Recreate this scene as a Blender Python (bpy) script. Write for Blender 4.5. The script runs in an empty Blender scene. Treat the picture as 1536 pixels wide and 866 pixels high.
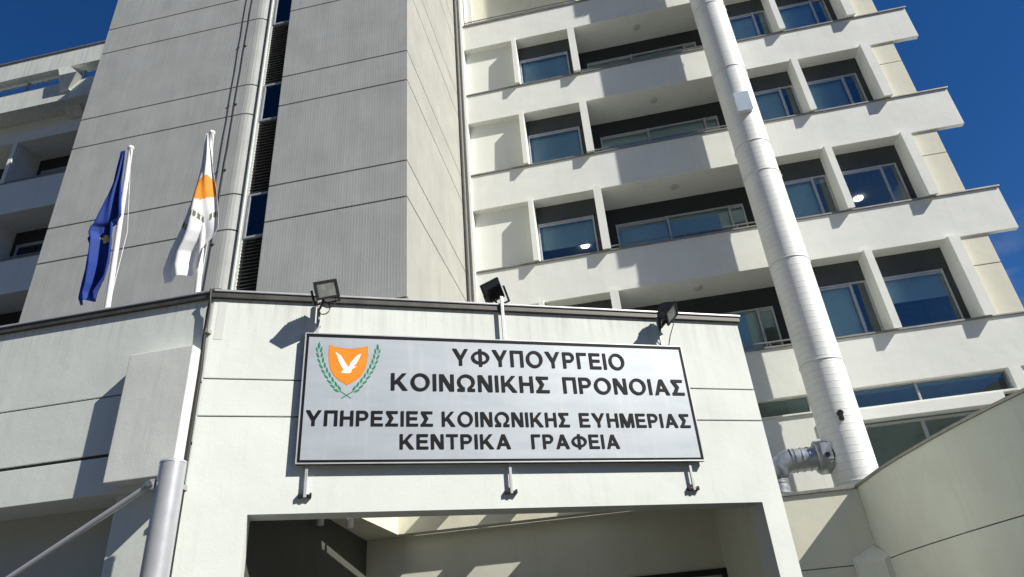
import bpy, bmesh, math, random
from mathutils import Vector, Matrix
random.seed(4)
R = math.radians
sc = bpy.context.scene
COL = sc.collection

# ------------------------------------------------------------------ camera
# world: X along the facade, Y into depth, Z up; the camera's eye is the origin, the ground 1.6 m below
GZ = -1.6
cam_d = bpy.data.cameras.new('camera'); cam = bpy.data.objects.new('camera', cam_d); COL.objects.link(cam)
cam_d.sensor_fit = 'HORIZONTAL'; cam_d.sensor_width = 36; cam_d.lens = 24.129
cam_d.clip_start = 0.05; cam_d.clip_end = 3000
def cam_matrix(pitch, roll, yaw):
    f = Vector((math.sin(yaw)*math.cos(pitch), math.cos(yaw)*math.cos(pitch), math.sin(pitch)))
    r = f.cross(Vector((0,0,1))).normalized(); u = r.cross(f)
    r2 = r*math.cos(roll) + u*math.sin(roll); u2 = -r*math.sin(roll) + u*math.cos(roll)
    m = Matrix((r2, u2, -f)).transposed()
    return m.to_4x4()
cam.matrix_world = cam_matrix(R(29.09545), R(-4.82429), R(-8.95588))
sc.camera = cam

# ------------------------------------------------------------------ sky and sun
SUN = Vector((2.6, -1.0, 2.3)).normalized()
el = math.asin(SUN.z); rot = math.atan2(SUN.x, SUN.y)
w = bpy.data.worlds.new('World'); sc.world = w; w.use_nodes = True
nt = w.node_tree; nt.nodes.clear()
def wn(t): return nt.nodes.new(t)
sky = wn('ShaderNodeTexSky'); sky.sky_type = 'NISHITA'; sky.sun_disc = False
sky.sun_elevation = el; sky.sun_rotation = rot; sky.altitude = 900; sky.air_density = 1.0; sky.dust_density = 0.05; sky.ozone_density = 3.0
hs = wn('ShaderNodeHueSaturation'); hs.inputs['Saturation'].default_value = 1.3; hs.inputs['Value'].default_value = 1.2
tc = wn('ShaderNodeTexCoord')
mp = wn('ShaderNodeMapping'); mp.inputs['Scale'].default_value = (5, 5, 16); mp.inputs['Rotation'].default_value = (0.3, 0.5, 0)
nz = wn('ShaderNodeTexNoise'); nz.inputs['Scale'].default_value = 1.6; nz.inputs['Detail'].default_value = 7; nz.inputs['Distortion'].default_value = 0.6
dp = wn('ShaderNodeVectorMath'); dp.operation = 'DOT_PRODUCT'; dp.inputs[1].default_value = Vector((0.475, 0.802, 0.350)).normalized()
rm = wn('ShaderNodeMapRange'); rm.inputs['From Min'].default_value = 0.9955; rm.inputs['From Max'].default_value = 1.0
rn = wn('ShaderNodeMapRange'); rn.inputs['From Min'].default_value = 0.45; rn.inputs['From Max'].default_value = 0.75
mu = wn('ShaderNodeMath'); mu.operation = 'MULTIPLY'
mu2 = wn('ShaderNodeMath'); mu2.operation = 'MULTIPLY'; mu2.inputs[1].default_value = 0.3
mix = wn('ShaderNodeMixRGB'); mix.inputs['Color2'].default_value = (7.0, 7.4, 8.0, 1)
bg = wn('ShaderNodeBackground'); bg.inputs['Strength'].default_value = 0.05
out = wn('ShaderNodeOutputWorld')
L = nt.links.new
tint = wn('ShaderNodeMixRGB'); tint.blend_type = 'MULTIPLY'; tint.inputs['Fac'].default_value = 1; tint.inputs['Color2'].default_value = (.95, .93, 1.12, 1)
L(sky.outputs[0], hs.inputs['Color']); L(hs.outputs[0], tint.inputs['Color1']); L(tint.outputs[0], mix.inputs['Color1'])
L(tc.outputs['Generated'], mp.inputs[0]); L(mp.outputs[0], nz.inputs['Vector'])
L(tc.outputs['Generated'], dp.inputs[0]); L(dp.outputs['Value'], rm.inputs['Value']); L(nz.outputs[0], rn.inputs['Value'])
L(rm.outputs[0], mu.inputs[0]); L(rn.outputs[0], mu.inputs[1]); L(mu.outputs[0], mu2.inputs[0]); L(mu2.outputs[0], mix.inputs['Fac'])
L(mix.outputs[0], bg.inputs['Color']); L(bg.outputs[0], out.inputs[0])
sd = bpy.data.lights.new('sun', 'SUN'); sd.energy = 5.0; sd.angle = R(0.53); sd.color = (1.0, 0.955, 0.87)
so = bpy.data.objects.new('sun', sd); COL.objects.link(so); so.location = (30, -20, 40)
so.rotation_euler = SUN.to_track_quat('Z', 'Y').to_euler()
vs = sc.view_settings; vs.view_transform = 'Standard'; vs.look = 'None'; vs.exposure = 0.42; vs.gamma = 1; vs.use_curve_mapping = False

# ------------------------------------------------------------------ materials
def new_mat(name):
    m = bpy.data.materials.new(name); m.use_nodes = True
    n = m.node_tree; b = n.nodes['Principled BSDF']
    return m, n, b
def paint(name, col, rough=0.75, var=0.06, streak=0.06, bump=0.02, stain=(0.30, 0.28, 0.22), scale=1.0, metal=0.0, spec=0.4, drip=None):
    """rendered wall or painted metal: blotches, vertical run-off streaks and a fine grain"""
    m, n, b = new_mat(name); N = n.nodes.new; K = n.links.new
    g = N('ShaderNodeNewGeometry')
    n1 = N('ShaderNodeTexNoise'); n1.inputs['Scale'].default_value = 0.9*scale; n1.inputs['Detail'].default_value = 6; n1.inputs['Roughness'].default_value = 0.6
    K(g.outputs['Position'], n1.inputs['Vector'])
    mpn = N('ShaderNodeMapping'); mpn.inputs['Scale'].default_value = (5*scale, 5*scale, 0.35*scale)
    K(g.outputs['Position'], mpn.inputs[0])
    n2 = N('ShaderNodeTexNoise'); n2.inputs['Scale'].default_value = 1.0; n2.inputs['Detail'].default_value = 5; n2.inputs['Roughness'].default_value = 0.7
    K(mpn.outputs[0], n2.inputs['Vector'])
    r1 = N('ShaderNodeMapRange'); r1.inputs['From Min'].default_value = 0.3; r1.inputs['From Max'].default_value = 0.7
    r1.inputs['To Min'].default_value = 1-var; r1.inputs['To Max'].default_value = 1+var*0.5
    K(n1.outputs[0], r1.inputs['Value'])
    vm = N('ShaderNodeMixRGB'); vm.blend_type = 'MULTIPLY'; vm.inputs['Fac'].default_value = 1
    vm.inputs['Color1'].default_value = (*col, 1); K(r1.outputs[0], vm.inputs['Color2'])
    r2 = N('ShaderNodeMapRange'); r2.inputs['From Min'].default_value = 0.52; r2.inputs['From Max'].default_value = 0.8; r2.inputs['To Max'].default_value = streak*3
    K(n2.outputs[0], r2.inputs['Value'])
    sm = N('ShaderNodeMixRGB'); sm.inputs['Color2'].default_value = (*stain, 1)
    K(r2.outputs[0], sm.inputs['Fac']); K(vm.outputs[0], sm.inputs['Color1'])
    last = sm
    if drip:                                 # dirty run-off that starts at the edge above and thins out downwards
        sz = N('ShaderNodeSeparateXYZ'); K(g.outputs['Position'], sz.inputs[0])
        dz = N('ShaderNodeMapRange'); dz.inputs['From Min'].default_value = drip-.55; dz.inputs['From Max'].default_value = drip; dz.inputs['To Max'].default_value = .75; K(sz.outputs[2], dz.inputs['Value'])
        mp4 = N('ShaderNodeMapping'); mp4.inputs['Scale'].default_value = (11, 11, .5); K(g.outputs['Position'], mp4.inputs[0])
        n5 = N('ShaderNodeTexNoise'); n5.inputs['Scale'].default_value = 1; n5.inputs['Detail'].default_value = 6; n5.inputs['Roughness'].default_value = .7; K(mp4.outputs[0], n5.inputs['Vector'])
        r5 = N('ShaderNodeMapRange'); r5.inputs['From Min'].default_value = .48; r5.inputs['From Max'].default_value = .78; K(n5.outputs[0], r5.inputs['Value'])
        pm = N('ShaderNodeMath'); pm.operation = 'MULTIPLY'; K(dz.outputs[0], pm.inputs[0]); K(r5.outputs[0], pm.inputs[1])
        dm = N('ShaderNodeMixRGB'); dm.inputs['Color2'].default_value = (.36, .35, .31, 1); K(pm.outputs[0], dm.inputs['Fac']); K(sm.outputs[0], dm.inputs['Color1']); last = dm
    K(last.outputs[0], b.inputs['Base Color'])
    b.inputs['Roughness'].default_value = rough; b.inputs['Metallic'].default_value = metal
    b.inputs['Specular IOR Level'].default_value = spec
    if bump:
        n3 = N('ShaderNodeTexNoise'); n3.inputs['Scale'].default_value = 45; n3.inputs['Detail'].default_value = 4
        K(g.outputs['Position'], n3.inputs['Vector'])
        n4 = N('ShaderNodeTexNoise'); n4.inputs['Scale'].default_value = 2.2; n4.inputs['Detail'].default_value = 3
        K(g.outputs['Position'], n4.inputs['Vector'])
        bp0 = N('ShaderNodeBump'); bp0.inputs['Strength'].default_value = 0.5; bp0.inputs['Distance'].default_value = bump*1.2
        K(n4.outputs[0], bp0.inputs['Height'])
        bp = N('ShaderNodeBump'); bp.inputs['Strength'].default_value = 0.35; bp.inputs['Distance'].default_value = bump*0.25
        K(n3.outputs[0], bp.inputs['Height']); K(bp0.outputs[0], bp.inputs['Normal']); K(bp.outputs[0], b.inputs['Normal'])
    return m
def ribbed(name, col, pitch, depth):
    m, n, b = new_mat(name); N = n.nodes.new; K = n.links.new
    g = N('ShaderNodeNewGeometry'); sx = N('ShaderNodeSeparateXYZ'); K(g.outputs['Position'], sx.inputs[0])
    ad = N('ShaderNodeMath'); ad.operation = 'ADD'; K(sx.outputs[0], ad.inputs[0]); K(sx.outputs[1], ad.inputs[1])
    mpn = N('ShaderNodeMapping'); mpn.inputs['Scale'].default_value = (9, 9, 0.6); K(g.outputs['Position'], mpn.inputs[0])
    n2 = N('ShaderNodeTexNoise'); n2.inputs['Scale'].default_value = 1; n2.inputs['Detail'].default_value = 6; n2.inputs['Roughness'].default_value = 0.75; K(mpn.outputs[0], n2.inputs['Vector'])
    jit = N('ShaderNodeMath'); jit.operation = 'MULTIPLY_ADD'; jit.inputs[1].default_value = 0.05; K(n2.outputs[0], jit.inputs[0]); K(ad.outputs[0], jit.inputs[2])
    ph = N('ShaderNodeMath'); ph.operation = 'MULTIPLY'; ph.inputs[1].default_value = 2*math.pi/pitch; K(jit.outputs[0], ph.inputs[0])
    sn = N('ShaderNodeMath'); sn.operation = 'SINE'; K(ph.outputs[0], sn.inputs[0])
    n1 = N('ShaderNodeTexNoise'); n1.inputs['Scale'].default_value = 1.3; n1.inputs['Detail'].default_value = 7; K(g.outputs['Position'], n1.inputs['Vector'])
    r1 = N('ShaderNodeMapRange'); r1.inputs['From Min'].default_value = .3; r1.inputs['From Max'].default_value = .7; r1.inputs['To Min'].default_value = .9; r1.inputs['To Max'].default_value = 1.05; K(n1.outputs[0], r1.inputs['Value'])
    r2 = N('ShaderNodeMapRange'); r2.inputs['From Min'].default_value = .35; r2.inputs['From Max'].default_value = .75; r2.inputs['To Min'].default_value = 1.05; r2.inputs['To Max'].default_value = .90; K(n2.outputs[0], r2.inputs['Value'])
    m1 = N('ShaderNodeMixRGB'); m1.blend_type = 'MULTIPLY'; m1.inputs['Fac'].default_value = 1; m1.inputs['Color1'].default_value = (*col, 1); K(r1.outputs[0], m1.inputs['Color2'])
    m2 = N('ShaderNodeMixRGB'); m2.blend_type = 'MULTIPLY'; m2.inputs['Fac'].default_value = 1; K(m1.outputs[0], m2.inputs['Color1']); K(r2.outputs[0], m2.inputs['Color2'])
    K(m2.outputs[0], b.inputs['Base Color']); b.inputs['Roughness'].default_value = .85; b.inputs['Specular IOR Level'].default_value = .25
    bp = N('ShaderNodeBump'); bp.inputs['Strength'].default_value = .6; bp.inputs['Distance'].default_value = depth; K(sn.outputs[0], bp.inputs['Height']); K(bp.outputs[0], b.inputs['Normal'])
    return m
def simple(name, col, rough=.5, metal=0., spec=.5, noise=.08, nscale=6):
    m, n, b = new_mat(name); N = n.nodes.new; K = n.links.new
    g = N('ShaderNodeNewGeometry'); n1 = N('ShaderNodeTexNoise'); n1.inputs['Scale'].default_value = nscale; n1.inputs['Detail'].default_value = 5
    K(g.outputs['Position'], n1.inputs['Vector'])
    r1 = N('ShaderNodeMapRange'); r1.inputs['From Min'].default_value = .3; r1.inputs['From Max'].default_value = .7; r1.inputs['To Min'].default_value = 1-noise; r1.inputs['To Max'].default_value = 1+noise; K(n1.outputs[0], r1.inputs['Value'])
    m1 = N('ShaderNodeMixRGB'); m1.blend_type = 'MULTIPLY'; m1.inputs['Fac'].default_value = 1; m1.inputs['Color1'].default_value = (*col, 1); K(r1.outputs[0], m1.inputs['Color2'])
    K(m1.outputs[0], b.inputs['Base Color'])
    r3 = N('ShaderNodeMapRange'); r3.inputs['To Min'].default_value = max(0, rough-.12); r3.inputs['To Max'].default_value = min(1, rough+.12); K(n1.outputs[0], r3.inputs['Value']); K(r3.outputs[0], b.inputs['Roughness'])
    b.inputs['Metallic'].default_value = metal; b.inputs['Specular IOR Level'].default_value = spec
    return m
def glass(name, tint, refl=.30):
    m = bpy.data.materials.new(name); m.use_nodes = True; n = m.node_tree; n.nodes.clear(); N = n.nodes.new; K = n.links.new
    o = N('ShaderNodeOutputMaterial'); mx = N('ShaderNodeMixShader'); t = N('ShaderNodeBsdfTransparent'); gl = N('ShaderNodeBsdfGlossy')
    t.inputs[0].default_value = (*tint, 1); gl.inputs['Roughness'].default_value = .015; gl.inputs['Color'].default_value = (.82, .93, 1, 1)
    lw = N('ShaderNodeLayerWeight'); lw.inputs['Blend'].default_value = .22
    r = N('ShaderNodeMapRange'); r.inputs['To Min'].default_value = refl*.5; r.inputs['To Max'].default_value = 1; K(lw.outputs['Fresnel'], r.inputs['Value'])
    g = N('ShaderNodeNewGeometry'); n1 = N('ShaderNodeTexNoise'); n1.inputs['Scale'].default_value = .7; K(g.outputs['Position'], n1.inputs['Vector'])
    bp = N('ShaderNodeBump'); bp.inputs['Strength'].default_value = .12; bp.inputs['Distance'].default_value = .02; K(n1.outputs[0], bp.inputs['Height']); K(bp.outputs[0], gl.inputs['Normal'])
    K(r.outputs[0], mx.inputs[0]); K(t.outputs[0], mx.inputs[1]); K(gl.outputs[0], mx.inputs[2]); K(mx.outputs[0], o.inputs[0])
    return m
def emit(name, col, s):
    m = bpy.data.materials.new(name); m.use_nodes = True; n = m.node_tree; n.nodes.clear()
    e = n.nodes.new('ShaderNodeEmission'); e.inputs[0].default_value = (*col, 1); e.inputs[1].default_value = s
    o = n.nodes.new('ShaderNodeOutputMaterial'); n.links.new(e.outputs[0], o.inputs[0]); return m

M_white  = paint('white_render', (.685, .72, .675), var=.09, streak=.06, bump=.012, drip=3.86)
M_patch  = paint('paint_patch', (.60, .615, .585), var=.05, streak=.02, bump=.008)
M_facade = paint('facade_render', (.81, .825, .775), var=.06, streak=.05, bump=.014)
M_beige  = paint('cream_render', (.74, .72, .59), var=.05, streak=.05, bump=.012)
M_panel  = paint('recess_panel_render', (.80, .815, .75), var=.03, streak=.03, bump=.008)
M_grey   = paint('grey_wall_render', (.46, .47, .42), var=.06, streak=.05, bump=.01)
M_wing   = paint('wing_render', (.80, .82, .78), var=.06, streak=.06, bump=.012)
M_tower  = ribbed('ribbed_concrete', (.425, .44, .425), .062, .0009)
M_towers = ribbed('tower_side_render', (.41, .41, .37), .14, .003)
M_slab   = paint('cast_panel_concrete', (.72, .735, .69), var=.12, streak=.12, bump=.012)
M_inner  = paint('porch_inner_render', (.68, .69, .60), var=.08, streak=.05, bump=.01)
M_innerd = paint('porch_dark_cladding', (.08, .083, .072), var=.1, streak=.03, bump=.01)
M_splay  = paint('splayed_wall_render', (.71, .73, .645), var=.10, streak=.06, bump=.012)
M_joint  = simple('dark_joint_sealant', (.05, .05, .048), .8)
M_cop    = simple('aged_coping_metal', (.30, .29, .27), .5, .5, noise=.15)
M_copd   = simple('dark_coping_metal', (.085, .08, .07), .5, .3, noise=.2)
M_alu    = simple('pale_aluminium', (.50, .505, .51), .42, .35, noise=.06)
M_rail   = simple('rail_aluminium', (.36, .36, .36), .35, .7, noise=.06)
M_band   = simple('dark_shutter_panel', (.052, .058, .06), .6, noise=.1)
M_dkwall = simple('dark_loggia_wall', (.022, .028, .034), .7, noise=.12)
M_room   = simple('room_plaster', (.45, .47, .46), .8)
M_blind  = simple('roller_blind_cloth', (.62, .70, .68), .9, noise=.05)
M_glass  = glass('window_glass', (.86, .93, .93), .13)
M_glassd = glass('slot_glass', (.18, .22, .27), .10)
M_louv   = simple('louvre_metal', (.20, .20, .20), .5, .5)
M_black  = simple('black_metal', (.012, .012, .013), .42, .2, noise=.2)
M_cable  = simple('black_cable', (.02, .02, .02), .6)
M_duct   = simple('flue_white_paint', (.70, .71, .69), .42, 0, noise=.05, nscale=3)
M_hatch  = simple('pale_blue_hatch_paint', (.46, .55, .64), .45, noise=.05)
M_pipe   = simple('grey_brown_pipe_paint', (.20, .19, .175), .75)
M_galv   = simple('galvanised_steel', (.42, .45, .47), .42, .75, noise=.2, nscale=9)
M_steel  = simple('silver_post_paint', (.56, .57, .59), .34, .45, noise=.06, nscale=4)
M_cloth_b= simple('blue_flag_cloth', (.006, .036, .24), .8, noise=.1)
M_cloth_w= simple('white_flag_cloth', (.74, .75, .77), .85, noise=.04)
M_orange = simple('orange_flag_print', (.80, .27, .02), .8, noise=.05)
M_green  = simple('green_flag_print', (.13, .15, .07), .8)
M_gold   = simple('gold_star_print', (.80, .62, .18), .8)
M_text   = simple('black_lettering', (.004, .004, .005), .6, spec=.2)
M_semor  = simple('orange_shield_vinyl', (.80, .255, .004), .45, noise=.04)
M_semdo  = simple('deep_orange_vinyl', (.70, .20, .005), .45, noise=.04)
M_semgr  = simple('green_leaf_vinyl', (.012, .20, .10), .45, noise=.1)
M_semlg  = simple('pale_green_leaf_vinyl', (.18, .46, .30), .45, noise=.1)
M_semwh  = simple('white_dove_vinyl', (.82, .84, .86), .45, noise=.04)
M_ptip   = simple('pole_white_paint', (.75, .75, .74), .4)
M_lglass = simple('floodlight_glass', (.20, .21, .20), .22, .2, noise=.25, nscale=12)
M_lamp   = emit('lit_downlight', (1, .93, .78), 6)
M_lampbody = simple('pale_lamp_body', (.55, .55, .52), .6)
M_rubber = simple('grey_plastic', (.33, .33, .32), .6)
M_blocker   = simple('horizon_blocker_dark', (.055, .065, .03), .9, noise=.4, nscale=.05)  # dark tone of the added ring that blocks the horizon sky
M_pave   = paint('asphalt', (.07, .068, .064), var=.12, streak=.0, bump=.01)

def sign_mat():
    m, n, b = new_mat('brushed_sign_face'); N = n.nodes.new; K = n.links.new
    tcn = N('ShaderNodeTexCoord')
    mp1 = N('ShaderNodeMapping'); mp1.inputs['Scale'].default_value = (.35, 1, 1.6); K(tcn.outputs['Object'], mp1.inputs[0])
    n1 = N('ShaderNodeTexNoise'); n1.inputs['Scale'].default_value = 4; n1.inputs['Detail'].default_value = 6; K(mp1.outputs[0], n1.inputs['Vector'])
    mp2 = N('ShaderNodeMapping'); mp2.inputs['Scale'].default_value = (6, 1, .5); K(tcn.outputs['Object'], mp2.inputs[0])
    n2 = N('ShaderNodeTexNoise'); n2.inputs['Scale'].default_value = 1.6; n2.inputs['Detail'].default_value = 6; K(mp2.outputs[0], n2.inputs['Vector'])
    r1 = N('ShaderNodeValToRGB'); r1.color_ramp.elements[0].position = .3; r1.color_ramp.elements[0].color = (.385, .425, .455, 1); r1.color_ramp.elements[1].position = .72; r1.color_ramp.elements[1].color = (.46, .50, .53, 1); K(n1.outputs[0], r1.inputs[0])
    r2 = N('ShaderNodeMapRange'); r2.inputs['From Min'].default_value = .55; r2.inputs['From Max'].default_value = .8; r2.inputs['To Max'].default_value = .4; K(n2.outputs[0], r2.inputs['Value'])
    mx = N('ShaderNodeMixRGB'); mx.inputs['Color2'].default_value = (.62, .61, .58, 1); K(r2.outputs[0], mx.inputs['Fac']); K(r1.outputs[0], mx.inputs['Color1'])
    K(mx.outputs[0], b.inputs['Base Color']); b.inputs['Roughness'].default_value = .45; b.inputs['Metallic'].default_value = .25
    return m
M_sign = sign_mat()
def flue_mat():
    m, n, b = new_mat('spiral_flue_paint'); N = n.nodes.new; K = n.links.new
    g = N('ShaderNodeNewGeometry'); sx = N('ShaderNodeSeparateXYZ'); K(g.outputs['Position'], sx.inputs[0])
    n1 = N('ShaderNodeTexNoise'); n1.inputs['Scale'].default_value = 2.0; n1.inputs['Detail'].default_value = 6; K(g.outputs['Position'], n1.inputs['Vector'])
    a1 = N('ShaderNodeMath'); a1.operation = 'MULTIPLY_ADD'; a1.inputs[1].default_value = .04; K(n1.outputs[0], a1.inputs[0]); K(sx.outputs[2], a1.inputs[2])
    md = N('ShaderNodeMath'); md.operation = 'PINGPONG'; md.inputs[1].default_value = .075; K(a1.outputs[0], md.inputs[0])
    r = N('ShaderNodeMapRange'); r.inputs['From Min'].default_value = 0; r.inputs['From Max'].default_value = .014; r.inputs['To Min'].default_value = 1; r.inputs['To Max'].default_value = 0; K(md.outputs[0], r.inputs['Value'])
    bp = N('ShaderNodeBump'); bp.inputs['Strength'].default_value = .6; bp.inputs['Distance'].default_value = .005; K(r.outputs[0], bp.inputs['Height']); K(bp.outputs[0], b.inputs['Normal'])
    r2 = N('ShaderNodeMapRange'); r2.inputs['From Min'].default_value = .3; r2.inputs['From Max'].default_value = .7; r2.inputs['To Min'].default_value = .93; r2.inputs['To Max'].default_value = 1.03; K(n1.outputs[0], r2.inputs['Value'])
    m1 = N('ShaderNodeMixRGB'); m1.blend_type = 'MULTIPLY'; m1.inputs['Fac'].default_value = 1; m1.inputs['Color1'].default_value = (.83, .85, .82, 1); K(r2.outputs[0], m1.inputs['Color2'])
    m2 = N('ShaderNodeMixRGB'); m2.inputs['Color2'].default_value = (.45, .44, .41, 1); rr = N('ShaderNodeMath'); rr.operation = 'MULTIPLY'; rr.inputs[1].default_value = .3; K(r.outputs[0], rr.inputs[0]); K(rr.outputs[0], m2.inputs['Fac']); K(m1.outputs[0], m2.inputs['Color1'])
    K(m2.outputs[0], b.inputs['Base Color']); b.inputs['Roughness'].default_value = .5
    return m
M_flue = flue_mat()

# ------------------------------------------------------------------ object helpers
def thing(name, label, cat, loc=(0,0,0), rz=0.0, group=None):
    o = bpy.data.objects.new(name, None); COL.objects.link(o); o.location = loc; o.rotation_euler = (0,0,rz)
    o.empty_display_size = .3
    o['label'] = label; o['category'] = cat
    if group: o['group'] = group
    return o
ROOT = {}
class MB:
    """collects shapes in the frame of the thing's root and links them as ONE mesh object"""
    def __init__(s): s.bm = bmesh.new()
    def box(s, x0, x1, y0, y1, z0, z1, bev=0.0, mi=0):
        r = bmesh.ops.create_cube(s.bm, size=1.0); vs_ = r['verts']
        for v in vs_: v.co = Vector(((x0+x1)/2+v.co.x*(x1-x0), (y0+y1)/2+v.co.y*(y1-y0), (z0+z1)/2+v.co.z*(z1-z0)))
        if bev > 0:
            es = {e for v in vs_ for e in v.link_edges}
            bmesh.ops.bevel(s.bm, geom=list(es), offset=min(bev, .45*min(abs(x1-x0), abs(y1-y0), abs(z1-z0))), segments=2, affect='EDGES', profile=.7)
        return s
    def prism(s, pts, z0, z1, bev=0.0):
        """polygon in XY extruded in Z"""
        a = [s.bm.verts.new((x, y, z0)) for x, y in pts]; b = [s.bm.verts.new((x, y, z1)) for x, y in pts]
        n = len(pts)
        s.bm.faces.new(list(reversed(a))); s.bm.faces.new(b)
        for i in range(n): s.bm.faces.new((a[i], a[(i+1)%n], b[(i+1)%n], b[i]))
        return s
    def loft(s, A, B):
        a = [s.bm.verts.new(p) for p in A]; b = [s.bm.verts.new(p) for p in B]; n = len(A)
        s.bm.faces.new(list(reversed(a))); s.bm.faces.new(b)
        for i in range(n): s.bm.faces.new((a[i], a[(i+1)%n], b[(i+1)%n], b[i]))
        return s
    def tube(s, pts, r, seg=12, cap=True):
        pts = [Vector(p) for p in pts]; rings = []
        up = Vector((0,0,1))
        for i, p in enumerate(pts):
            d = (pts[min(i+1, len(pts)-1)]-pts[max(i-1, 0)]).normalized()
            ref = up if abs(d.z) < .95 else Vector((1,0,0))
            a = d.cross(ref).normalized(); b = d.cross(a)
            rr = r[i] if isinstance(r, (list, tuple)) else r
            rings.append([s.bm.verts.new(p+a*rr*math.cos(2*math.pi*k/seg)+b*rr*math.sin(2*math.pi*k/seg)) for k in range(seg)])
        for i in range(len(rings)-1):
            for k in range(seg):
                f = s.bm.faces.new((rings[i][k], rings[i][(k+1)%seg], rings[i+1][(k+1)%seg], rings[i+1][k])); f.smooth = True
        if cap:
            for rg in (rings[0], rings[-1]):            # flat ends, creased so that they do not bend the side's shading
                fc = s.bm.faces.new(rg)
                for e in fc.edges: e.smooth = False
        return s
    def flat(s, pts, y, th=.002):
        """outline in XZ (facing -Y) with a small thickness"""
        a = [s.bm.verts.new((x, y, z)) for x, z in pts]; b = [s.bm.verts.new((x, y+th, z)) for x, z in pts]; n = len(pts)
        s.bm.faces.new(a); s.bm.faces.new(list(reversed(b)))
        for i in range(n): s.bm.faces.new((a[i], b[i], b[(i+1)%n], a[(i+1)%n]))
        return s
    def xform(s, m):
        for v in s.bm.verts: v.co = m @ v.co
        return s
    def build(s, name, mat, parent=None, root=None, label=None, split=False):
        bmesh.ops.recalc_face_normals(s.bm, faces=s.bm.faces)
        rt = root or parent
        while rt is not None and rt.parent is not None: rt = rt.parent
        off = ROOT.get(rt.name, Vector((0,0,0))) if rt else Vector((0,0,0))
        for v in s.bm.verts: v.co = v.co - off
        if split:                       # every loose piece becomes a part of its own
            s.bm.verts.ensure_lookup_table(); seen = set(); res = []
            for v0 in list(s.bm.verts):
                if v0 in seen: continue
                st, isl = [v0], []
                seen.add(v0)
                while st:
                    v = st.pop(); isl.append(v)
                    for e in v.link_edges:
                        q = e.other_vert(v)
                        if q not in seen: seen.add(q); st.append(q)
                ids = {v: k for k, v in enumerate(isl)}; fs = {f for v in isl for f in v.link_faces}
                me = bpy.data.meshes.new(name); me.from_pydata([v.co[:] for v in isl], [], [[ids[v] for v in f.verts] for f in fs]); me.update()
                for mm in (mat if isinstance(mat, (list, tuple)) else [mat]): me.materials.append(mm)
                o = bpy.data.objects.new(name, me); COL.objects.link(o); o.parent = parent; res.append(o)
            s.bm.free(); return res
        me = bpy.data.meshes.new(name)
        s.bm.to_mesh(me); s.bm.free()
        for mm in (mat if isinstance(mat, (list, tuple)) else [mat]): me.materials.append(mm)
        o = bpy.data.objects.new(name, me); COL.objects.link(o)
        if parent: o.parent = parent
        if label: o['label'] = label
        return o
def wthing(name, label, cat, base, group=None):
    """thing whose parts are written in world coordinates"""
    t = thing(name, label, cat, base, 0, group); ROOT[t.name] = Vector(base); return t

# ------------------------------------------------------------------ ground
g = MB(); g.box(-700, 700, -700, 900, GZ-.5, GZ); go = g.build('ground', M_pave); go['kind'] = 'structure'

# unseen hill-shaped ring, added to block low sky light and deepen the shade
bm = bmesh.new(); rows_ = []
NA = 180
for rad, base in ((230, 0.0), (300, 42.0), (380, 84.0), (470, 112.0), (620, 60.0)):
    row = []
    for k in range(NA):
        a_ = 2*math.pi*k/NA
        h = base*(1+.5*max(0, -math.sin(a_)))*(1+.16*math.sin(3*a_+1)+.10*math.sin(7*a_+.4)+.05*math.sin(17*a_)) + (random.uniform(-2, 2) if base else 0)  # raised behind the camera to darken low window reflections
        row.append(bm.verts.new((rad*math.cos(a_), rad*math.sin(a_), GZ+(h if base else -.3))))
    rows_.append(row)
for i in range(len(rows_)-1):
    for k in range(NA): bm.faces.new((rows_[i][k], rows_[i][(k+1) % NA], rows_[i+1][(k+1) % NA], rows_[i+1][k]))
hb = MB(); hb.bm.free(); hb.bm = bm
ho = hb.build('horizon_blocker', M_blocker); ho['kind'] = 'structure'

# ------------------------------------------------------------------ the main office building
F = 15.8           # front face of the balcony parapets
WY = 16.22         # window plane of the shallow bays
LY = 16.95         # back wall of the loggias
B = wthing('office_building', 'cream multi-storey office block with stacked balcony bands and finned windows behind the big white flue', 'building', (3, 17, GZ))
cop = [6.22, 9.59, 12.92, 16.155, 19.37]        # coping tops
sof = [8.34, 11.63, 14.95, 18.21, 21.5]        # soffit above each of them
XL, XR, XE = -3.5, 9.82, 9.12
FIN = [(-1.81, -1.675), (.045, .265), (6.25, 6.42), (8.18, 8.42)]
# parapet bands
pb = [4.97, 8.34, 11.63, 14.95, 18.21]
for i, zt in enumerate(cop):
    m = MB(); m.box(XL, XR, F, F+.13, pb[i], zt-.045, .008)
    m.box(XL, XE-.02, F+.13, LY+.3, pb[i]+.002, pb[i]+.24)
    m.build('balcony_parapet', M_facade, B)
    m = MB(); m.box(XL, XR+.03, F-.035, F+.17, zt-.043, zt, .006)
    m.build('coping', M_cop, B)
# fins with a chamfered head that stand proud of the parapets
FP = .135
for r in range(4):
    z0, z1 = cop[r], sof[r]
    for k, (a, b) in enumerate(FIN):
        m = MB()
        prof = [(F+.002, z1+.03), (F-FP, z1-.015), (F-FP-.05, z0-.05), (F-.002, z0+.02), (WY+.1, z0+.02), (WY+.1, z1+.01), (F+.02, z1+.01)]
        m.loft([(a, y, z) for y, z in prof], [(b, y, z) for y, z in prof])
        m.build('window_fin', M_facade, B)
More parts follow.
